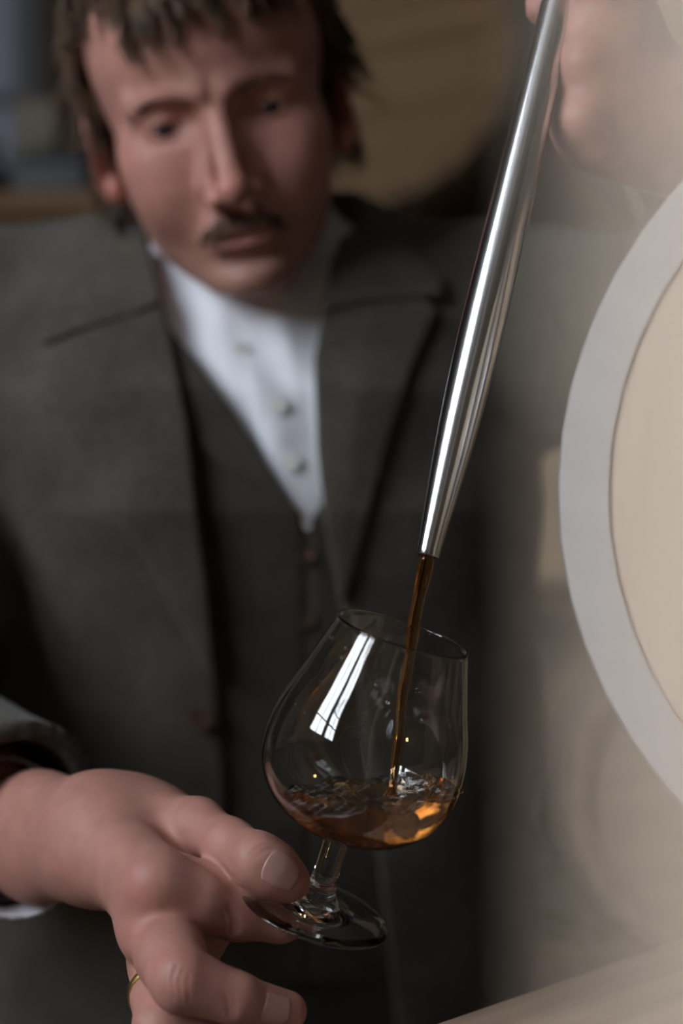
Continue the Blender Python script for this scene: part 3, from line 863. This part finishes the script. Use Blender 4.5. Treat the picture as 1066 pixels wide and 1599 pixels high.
# ---- nails
def nail(fd, c, along, across, nrm_, la, wa, name='fingernail'):
    A = np.stack([along/np.linalg.norm(along), across/np.linalg.norm(across), nrm_/np.linalg.norm(nrm_)], 0)
    def fn(p):
        q = (p-c.astype(p.dtype)) @ A.T.astype(p.dtype)
        k = (np.abs(q[:, 0]/la)**2.6+np.abs(q[:, 1]/wa)**2.6)**(1/2.6)
        reg = (k-1)*min(la, wa)
        reg = np.maximum(reg, -q[:, 2]-.006)
        return smax(np.abs(fd(p)+.0002)-.00045, reg, .0004)
    field_obj(name, fn, c-max(la, wa)*1.9, c+max(la, wa)*1.9, .00045, M['nail'], man, ML, 1)
def ortho(a, n):
    a = a/np.linalg.norm(a); n = n-a*np.dot(a, n); n /= np.linalg.norm(n); return a, np.cross(n, a), n
nc = on_surf(f_thumb, 442, 1358); ta, tc_, tn_ = ortho(TTp-TIp, np.array([.30, -.62, .72]))
nail(f_thumb, nc, ta, tc_, tn_, .0084, .0068)
nc = on_surf(f_middle, 432, 1580); ma, mc, mn = ortho(MT-MD, np.array([.0, -.85, -.45]))
nail(f_middle, nc, ma, mc, mn, .0066, .0054)
# ---- wedding ring
rc = RM+(RP-RM)*.47; rdv = (RP-RM)/np.linalg.norm(RP-RM)
ring_q = Vector((0, 0, 1)).rotation_difference(Vector(rdv))
v, f = lathe([(.0134, -.0019), (.0147, -.0017), (.0149, 0), (.0147, .0017), (.0134, .0019), (.0132, 0), (.0134, -.0019)], 48)
v = [tuple(rc+np.array(ring_q @ Vector(q_))) for q_ in v]
ringo = fix_normals(new_obj('wedding_ring', v, f, M['gold'], man, ML)); ringo['label'] = 'narrow gold wedding ring'
# ---- eyes, brows, moustache, hair
for sx in (-1, 1):
    c = fromH((sx*32, 67.5, 0)); o = new_obj('eyeball', c+iv*12.2*HS, ifc, M['eye'], man, ML)
    dirv = np.array([0, math.cos(math.radians(30)), -math.sin(math.radians(30))]); dirv = dirv @ HB_
    o2 = new_obj('iris', c+dirv*5.2*HS+iv*8.0*HS, ifc, M['iris'], o, ML)
def surf(q, it=6, off=0.0):
    """push head points (mm) onto the head's surface along its gradient"""
    q = np.asarray(q, float).copy()
    for _ in range(it):
        d0 = head_mm(q)-off; gr = np.stack([(head_mm(q+np.eye(3)[i]*.5)-head_mm(q-np.eye(3)[i]*.5)) for i in range(3)], -1)
        gr /= np.linalg.norm(gr, axis=1)[:, None]+1e-9; q -= gr*d0[:, None]
    return q
def strands(roots, dirs, lens, rads, offs, curl=0.0, seg=5, nseg=6, name='hair', mat=None, gravity=0.0, ph=None):
    """tapered locks that follow the head's surface"""
    pts = [roots.copy()]; p = roots.copy(); dv = dirs.copy()
    ph = rng.uniform(0, 6.28, len(p)) if ph is None else ph
    for i in range(nseg):
        dv = dv+np.array([0, 0, -gravity]); 
        side = np.stack([-dv[:, 2], np.zeros(len(dv)), dv[:, 0]], -1)
        st = dv/np.linalg.norm(dv, axis=1)[:, None]+curl*np.sin(ph+i*1.5)[:, None]*side
        st /= np.linalg.norm(st, axis=1)[:, None]
        p = p+st*(lens/nseg)[:, None]
        t = (i+1)/nseg
        off = offs*(math.sin(min(1, t*1.6)*math.pi/2)) if True else 0
        d0 = head_mm(p); gr = np.stack([(head_mm(p+np.eye(3)[k]*.5)-head_mm(p-np.eye(3)[k]*.5)) for k in range(3)], -1)
        gr /= np.linalg.norm(gr, axis=1)[:, None]+1e-9
        p = p+gr*np.maximum(off-d0, np.minimum(0, off+3-d0))[:, None]
        pts.append(p.copy())
    pts = np.stack(pts, 1)
    parts = []
    for k in range(len(roots)):
        rr = [rads[k]*HS*x for x in np.interp(np.linspace(0, 1, nseg+1), [0, .3, .75, 1], [.8, 1, .75, .12])]
        parts.append(tube(fromH(pts[k]), rr, seg))
    v, f = join(parts)
    return new_obj(name, v, f, mat, man, ML)
# eyebrows
n = 80; t = rng.uniform(0, 1, n)
for sx in (-1, 1):
    rts = np.stack([sx*(13+36*t), np.full(n, 88.), 8.5+2.0*np.sin(t*2.3)+rng.uniform(-2.8, 2.8, n)*(1.1-t*.6)], -1)
    strands(surf(rts), np.stack([sx*(.75+.2*t), np.zeros(n), .55-.75*t], -1), rng.uniform(5, 8, n), np.full(n, .24), rng.uniform(.3, 1.2, n), .1, 3, 3, 'eyebrow', M['brow'])
# moustache
n = 420; x = rng.uniform(-32, 32, n)
rts = np.stack([x, np.full(n, 94.), -57-.005*x*x-rng.uniform(-1, 9, n)], -1)
strands(surf(rts), np.stack([x/45, np.full(n, .15), np.full(n, -.8)], -1), rng.uniform(5, 9, n), np.full(n, .26), rng.uniform(.3, 2.2, n), .12, 3, 4, 'moustache', M['tache'])
# head hair: cap, then locks
def f_cap(p):
    q = toH(p); s = np.abs(q[:, 0])
    d = ell(q, (0, -10, 36), (79, 99, 82))
    line = 67+np.clip(s-36, 0, 30)*.6
    front = np.where(q[:, 1] > 20, (line-q[:, 2]), np.where(q[:, 1] > -22, 66-(20-q[:, 1])*2.2-q[:, 2], -60-q[:, 2]))
    return smax(d, front*.5, 4)*HS
cl, ch = bounds([fromH((x, y, z)) for x in (-84, 84) for y in (-114, 96) for z in (-66, 124)], .002)
field_obj('hair', f_cap, cl, ch, .003, M['hair'], man, ML, 2)
hair_cap = man.children[-1]
def clumped(rts, guides, dirf, l0, l1, o0, o1, name, curl, rad=(.5, 1.1), spread=.08, gravity=.05, nseg=7):
    """many fine strands gathered into locks round guide roots"""
    gi = np.argmin(((rts[:, None, :]-guides[None, :, :])**2).sum(-1), 1); ng = len(guides); n = len(rts)
    gd = dirf(guides); gl = rng.uniform(l0, l1, ng); go = rng.uniform(o0, o1, ng); gp = rng.uniform(0, 6.28, ng)
    pull = (guides[gi]-rts)
    dirs = gd[gi]/np.linalg.norm(gd[gi], axis=1)[:, None]+pull*.028+rng.normal(0, spread, (n, 3))
    return strands(rts, dirs, gl[gi]*rng.uniform(.75, 1.08, n), rng.uniform(*rad, n), go[gi]*rng.uniform(.55, 1.25, n), curl, 3, nseg, name, M['hair'], gravity, gp[gi]+rng.normal(0, .25, n))
def scalp(N):
    th_ = rng.uniform(0, 2*np.pi, N); zz = rng.uniform(-.55, 1, N); rr_ = np.sqrt(1-zz**2)
    r = np.stack([76*rr_*np.cos(th_), -10+97*rr_*np.sin(th_), 36+80*zz], -1)
    keep = np.where(r[:, 1] > 25, r[:, 2] > 68+np.clip(np.abs(r[:, 0])-36, 0, 30)*.6, np.where(r[:, 1] > -22, r[:, 2] > 66-(25-r[:, 1])*2.0, r[:, 2] > -50))
    return surf(r[keep])
def flow(g_):
    out = g_-np.array([0, -45, 95.]); out /= np.linalg.norm(out, axis=1)[:, None]
    return out*.9+np.array([.20, .15, -.30])+rng.normal(0, .2, g_.shape)
clumped(scalp(6500), scalp(420), flow, 30, 50, 4, 13, 'hair_locks', .22)
# fringe falling on the forehead
def fringe(xs, zs, n_each, l0, l1, dx, rad, curl):
    g_ = surf(np.array([(x, 72., z) for x, z in zip(xs, zs)])); r = np.repeat(g_, n_each, 0)+rng.normal(0, 1, (len(g_)*n_each, 3))*np.array([3.0, 0, 2.5])
    clumped(surf(r), g_, lambda k: np.stack([dx+rng.normal(0, .15, len(k)), np.full(len(k), .35), np.full(len(k), -1.0)], -1), l0, l1, 2.5, 8, 'fringe', curl, rad, .06)
fringe([-36, -31], [78, 80], 30, 46, 56, .02, (.4, .9), .4)
fringe([-24, -18, -12], [78, 80, 80], 30, 48, 60, .22, (.4, .9), .45)
fringe([-3, 4, 10, 16], [82, 82, 82, 80], 30, 46, 58, .4, (.4, .9), .4)
fringe([22, 28, 34, 40, 46], [80, 80, 78, 76, 72], 26, 30, 42, .5, (.4, .9), .3)
# hair round the ears
for sx in (-1, 1):
    r = surf(np.stack([np.full(500, sx*74.), rng.uniform(-26, 14, 500), rng.uniform(8, 66, 500)], -1)); g_ = r[:36].copy()
    clumped(r, g_, lambda k: np.stack([np.full(len(k), sx*.3)+rng.normal(0, .2, len(k)), np.full(len(k), -.3), np.full(len(k), -1.0)], -1), 18, 32, 3, 11, 'side_hair', .35)
    r = surf(np.stack([np.full(320, sx*70.), rng.uniform(-52, -26, 320), rng.uniform(-44, 20, 320)], -1)); g_ = r[:24].copy()
    clumped(r, g_, lambda k: np.stack([np.full(len(k), sx*.7)+rng.normal(0, .25, len(k)), np.full(len(k), .1), np.full(len(k), -.8)], -1), 20, 32, 8, 18, 'side_hair', .55)

# ================================================================== clothes
YFR = .925
def XZ(pts):
    out = []
    for a, b in pts:
        q = P(a, b, np.interp(b, [300, 800, 1000, 1200, 1400, 1600], [.925, .925, .935, .965, 1.0, 1.035])); out.append((q[0], q[2]))
    return out
def mid(p, a, b): return p[:, a]
def f_shirt(p):
    d = torso(p)+.002
    d = np.maximum(d, np.maximum(1.22-p[:, 2], p[:, 2]-1.60))
    neckd = cone(p, np.array([CX-.002, 1.043, 1.46]), np.array([CX-.004, 1.050, 1.60]), .071, .067)
    top = 1.500+(p[:, 1]-.97)*.45
    band = np.maximum(neckd, p[:, 2]-top)
    d = smin(d, band, .012)
    # placket and soft folds
    pl = np.abs(p[:, 0]-(P(430, 600, .92)[0]+(p[:, 2]-1.43)*-.16))-.016
    d = d-.0018*(1/(1+np.exp(pl/.0008)))*(p[:, 1] < 1.0)
    d = d-.0022*np.sin(p[:, 0]*150+p[:, 2]*60+np.sin(p[:, 2]*70)*.8)*(p[:, 1] < 1.0)
    inner = cone(p, np.array([CX-.002, 1.043, 1.46]), np.array([CX-.004, 1.050, 1.62]), .067, .063)
    return np.maximum(d, -np.maximum(inner, 1.485-p[:, 2]))
shirt = field_obj('shirt', f_shirt, (CX-.21, .88, 1.21), (CX+.21, 1.20, 1.62), .0022, M['shirt'], man, ML, 2)
def button(px, py, fd, r, mat, parent, Y0=.86):
    # march toward the cloth along the depth axis
    o = on_surf(fd, px, py, Y0); y = o[1]
    v, f = lathe([(.0001, .0012), (r*.55, .0012), (r*.7, .002), (r*.95, .0018), (r, .0008), (r, -.001), (.0001, -.001)], 24)
    return fix_normals(new_obj('button', [(o[0]+a, y-c, o[2]+b) for a, b, c in v], f, mat, parent, ML))
for b_ in ((376, 545), (436, 632), (455, 722)): button(*b_, f_shirt, .0055, M['pearl'], shirt)
VN = XZ([(200, 300), (232, 470), (300, 560), (360, 640), (420, 733), (478, 822), (540, 733), (600, 640), (650, 560), (700, 470), (740, 300)])
def f_vest(p):
    d = torso(p)-.004
    cut = poly2(p[:, 0], p[:, 2], VN); cut = np.maximum(cut, p[:, 1]-1.06)
    d = np.maximum(d, -(torso(p)+.010))
    d = smax(d, -cut, .002)
    d = np.maximum(d, np.maximum(p[:, 2]-1.56, 1.0-p[:, 2]))
    fr = np.abs(p[:, 0]-P(478, 900, .92)[0]-.0)
    d = d+.0022*np.exp(-(fr/.003)**2)*(p[:, 2] < 1.345)
    return d
vest = field_obj('waistcoat', f_vest, (CX-.215, .87, .99), (CX+.215, 1.33, 1.57), .0025, M['vest'], man, ML, 1)
VL = XZ([(228, 470), (300, 556), (362, 640), (422, 733), (480, 820), (455, 800), (410, 765), (350, 728), (298, 690), (268, 600), (235, 520)])
def f_vlap(p): return np.maximum(smax(np.abs(torso(p)-.0065)-.0022, poly2(p[:, 0], p[:, 2], VL), .0012), p[:, 1]-1.0)
field_obj('lapel', f_vlap, (-.15, .86, 1.30), (.0, 1.01, 1.52), .0016, M['vest'], vest, ML, 1)
for b_ in ((478, 862), (478, 965), (478, 1070), (478, 1175)): button(*b_, f_vest, .0075, M['horn'], vest)
# jacket
OPEN = XZ([(190, 300), (228, 400), (262, 520), (294, 660), (320, 900), (338, 1090), (350, 1240), (340, 1420), (300, 1800), (640, 1800), (585, 1300), (560, 1100), (530, 945), (508, 830), (494, 700), (490, 560), (505, 450), (530, 300)])
def folds(p):
    return .0013*np.sin(p[:, 2]*21+p[:, 0]*31+1.6*np.sin(p[:, 0]*14+p[:, 2]*9))+.0009*np.sin(p[:, 2]*47-p[:, 0]*58+p[:, 1]*36)
def sleeves(p):
    cR = WRR+(ELR-WRR)*.20
    r = chain(p, [SHR, ELR, cR], [.078, .068, .0475], .02)
    r = r+.0026*np.sin((p[:, 0]*.6-p[:, 1]*.8+p[:, 2]*.9)*75)*np.clip((p[:, 0]+.12)*-6, 0, 1)
    dR = (cR-ELR)/np.linalg.norm(cR-ELR)
    cutR = (p-cR.astype(p.dtype)) @ dR.astype(p.dtype)
    nearR = np.maximum(cutR, -.09-cutR)
    r = np.where(cutR > -.2, np.maximum(r, cutR*np.where(length(p-cR.astype(p.dtype)) < .12, 1, 0)-np.where(length(p-cR.astype(p.dtype)) < .12, 0, 1)), r)
    inn = cone(p, cR-dR*.035, cR+dR*.03, .0375, .0375)
    r = np.maximum(r, -inn)
    cL = WRL+(ELL_-WRL)*.16
    l = chain(p, [SHL, ELL_, cL], [.080, .068, .047], .02)
    l = l+.004*np.sin((p[:, 0]*.5+p[:, 2]*.9-p[:, 1]*.3)*70)
    dL = (cL-ELL_)/np.linalg.norm(cL-ELL_); cutL = (p-cL.astype(p.dtype)) @ dL.astype(p.dtype)
    l = np.where(length(p-cL.astype(p.dtype)) < .12, np.maximum(l, cutL), l)
    inn = cone(p, cL-dL*.03, cL+dL*.03, .040, .040); l = np.maximum(l, -inn)
    return r, l
def jk_outer(p):
    d = torso(p)-.0115
    d = smin(d, cone(p, np.array([CX-.04, 1.085, 1.525]), SHR+np.array([.0, 0, .012]), .058, .070), .035)
    d = smin(d, cone(p, np.array([CX+.04, 1.085, 1.525]), SHL+np.array([.0, 0, .012]), .058, .070), .035)
    # skirt flares over the hips
    return d
def f_jacket(p):
    d = jk_outer(p)
    r, l = sleeves(p)
    d = smin(d, r, .018); d = smin(d, l, .022)
    d = d+folds(p)
    cut = np.maximum(poly2(p[:, 0], p[:, 2], OPEN), p[:, 1]-(1.075+np.clip(1.35-p[:, 2], 0, .4)*.35))
    neckh = cone(p, np.array([CX-.002, 1.030, 1.44]), np.array([CX-.004, 1.035, 1.66]), .082, .090)
    d = smax(d, -neckh, .006)
    inn = np.maximum(torso(p)-.007, -.0+(1.0-p[:, 2])*0-1)
    d = np.maximum(d, -np.maximum(torso(p)+.002, p[:, 2]-1.50))
    d = smax(d, -cut, .004)
    d = np.maximum(d, .80-p[:, 2])
    return d
jacket = field_obj('jacket', f_jacket, (-.44, .64, .79), (.50, 1.38, 1.63), .0032, M['jacket'], man, ML, 1)
LL_ = XZ([(216, 360), (230, 400), (264, 520), (296, 660), (322, 900), (336, 1075), (318, 1050), (290, 1000), (236, 890), (160, 770), (95, 665), (42, 548), (60, 536), (118, 512), (150, 470), (170, 420)])
LC = XZ([(208, 345), (230, 400), (250, 470), (196, 494), (122, 513), (54, 536), (46, 470), (100, 400), (150, 350)])
RL_ = XZ([(492, 560), (495, 700), (509, 830), (531, 948), (545, 925), (578, 800), (608, 690), (645, 575), (690, 470), (640, 440), (540, 440), (505, 470)])
RC = XZ([(512, 430), (500, 490), (560, 470), (640, 455), (700, 450), (700, 410), (640, 360), (560, 340), (530, 345)])
def sheet(poly, off, t, lift=0.0):
    pg = np.array(poly); cx, cz = pg.mean(0)
    def fn(p):
        d = jk_outer(p)+folds(p)
        pd = poly2(p[:, 0], p[:, 2], poly)
        return np.maximum(smax(np.abs(d-off-lift*np.clip(-pd/.03, 0, 1))-t, pd, .002), p[:, 1]-1.06)
    return fn
def sheet_obj(name, poly, off, t, lift=0.0):
    pg = np.array(poly)
    return field_obj(name, sheet(poly, off, t, lift), (pg[:, 0].min()-.01, .83, pg[:, 1].min()-.01), (pg[:, 0].max()+.01, 1.08, pg[:, 1].max()+.01), .002, M['jacket'], jacket, ML, 1)
sheet_obj('lapel', LL_, .0032, .0030, .0025); sheet_obj('lapel', RL_, .0032, .0030, .0025)
sheet_obj('collar', LC, .0068, .0030, .003); sheet_obj('collar', RC, .0068, .0030, .003)
PF = XZ([(-90, 1010), (120, 1035), (118, 1100), (-95, 1078)])
button(316, 1118, f_jacket, .0105, M['horn'], jacket, .84)
# shirt cuff showing under the sleeve
cR = WRR+(ELR-WRR)*.20; dR = (cR-ELR)/np.linalg.norm(cR-ELR); c0 = cR+dR*.004+np.array([0, 0, -.012])
def f_cuff(p):
    a = (p-c0.astype(p.dtype)) @ dR.astype(p.dtype)
    r = cone(p, c0-dR*.03, c0+dR*.04, .0365, .0365)
    return np.maximum(np.abs(r)-.0012, np.maximum(a-.001+(p[:, 2]-c0[2]+.02)*.5, -.03-a))
cuff = field_obj('cuff', f_cuff, c0-.075, c0+.075, .0016, M['shirt'], shirt, ML, 1)
# trousers and shoes
def f_trousers(p):
    d = np.maximum(torso(p)-.004, p[:, 2]-1.02)
    for sx in (-1, 1): d = smin(d, chain(p, [np.array([CX+sx*.09, 1.19, .92]), np.array([CX+sx*.10, 1.13, .5]), np.array([CX+sx*.105, 1.12, .09])], [.098, .078, .068], .02), .03)
    d = d+.003*np.sin(p[:, 2]*40+p[:, 0]*30)
    return np.maximum(d, .045-p[:, 2])
field_obj('trousers', f_trousers, (CX-.25, .88, .03), (CX+.25, 1.38, 1.03), .008, M['trousers'], man, ML, 1, 4)
for sx in (-1, 1):
    a = np.array([CX+sx*.105, 1.15, .045]); b = np.array([CX+sx*.125, .92, .036])
    fs = lambda p: np.maximum(smin(cone(p, a, b, .044, .036), sph(p, a+np.array([0, -.03, .035]), .05), .03), .0-p[:, 2])
    field_obj('shoe', fs, (a[0]-.09, .85, -.004), (a[0]+.11, 1.22, .15), .005, M['leather'], man, ML, 1, 4)

# ------------------------------------------------------------------ warm bulb of the room, behind the camera
lb = bpy.data.lights.new('bulb', 'POINT'); lb.energy = 3; lb.color = (1, .62, .18); lb.shadow_soft_size = .035
lo_ = bpy.data.objects.new('bulb', lb); COL.objects.link(lo_); lo_.location = (-1.45, -.4, .85)
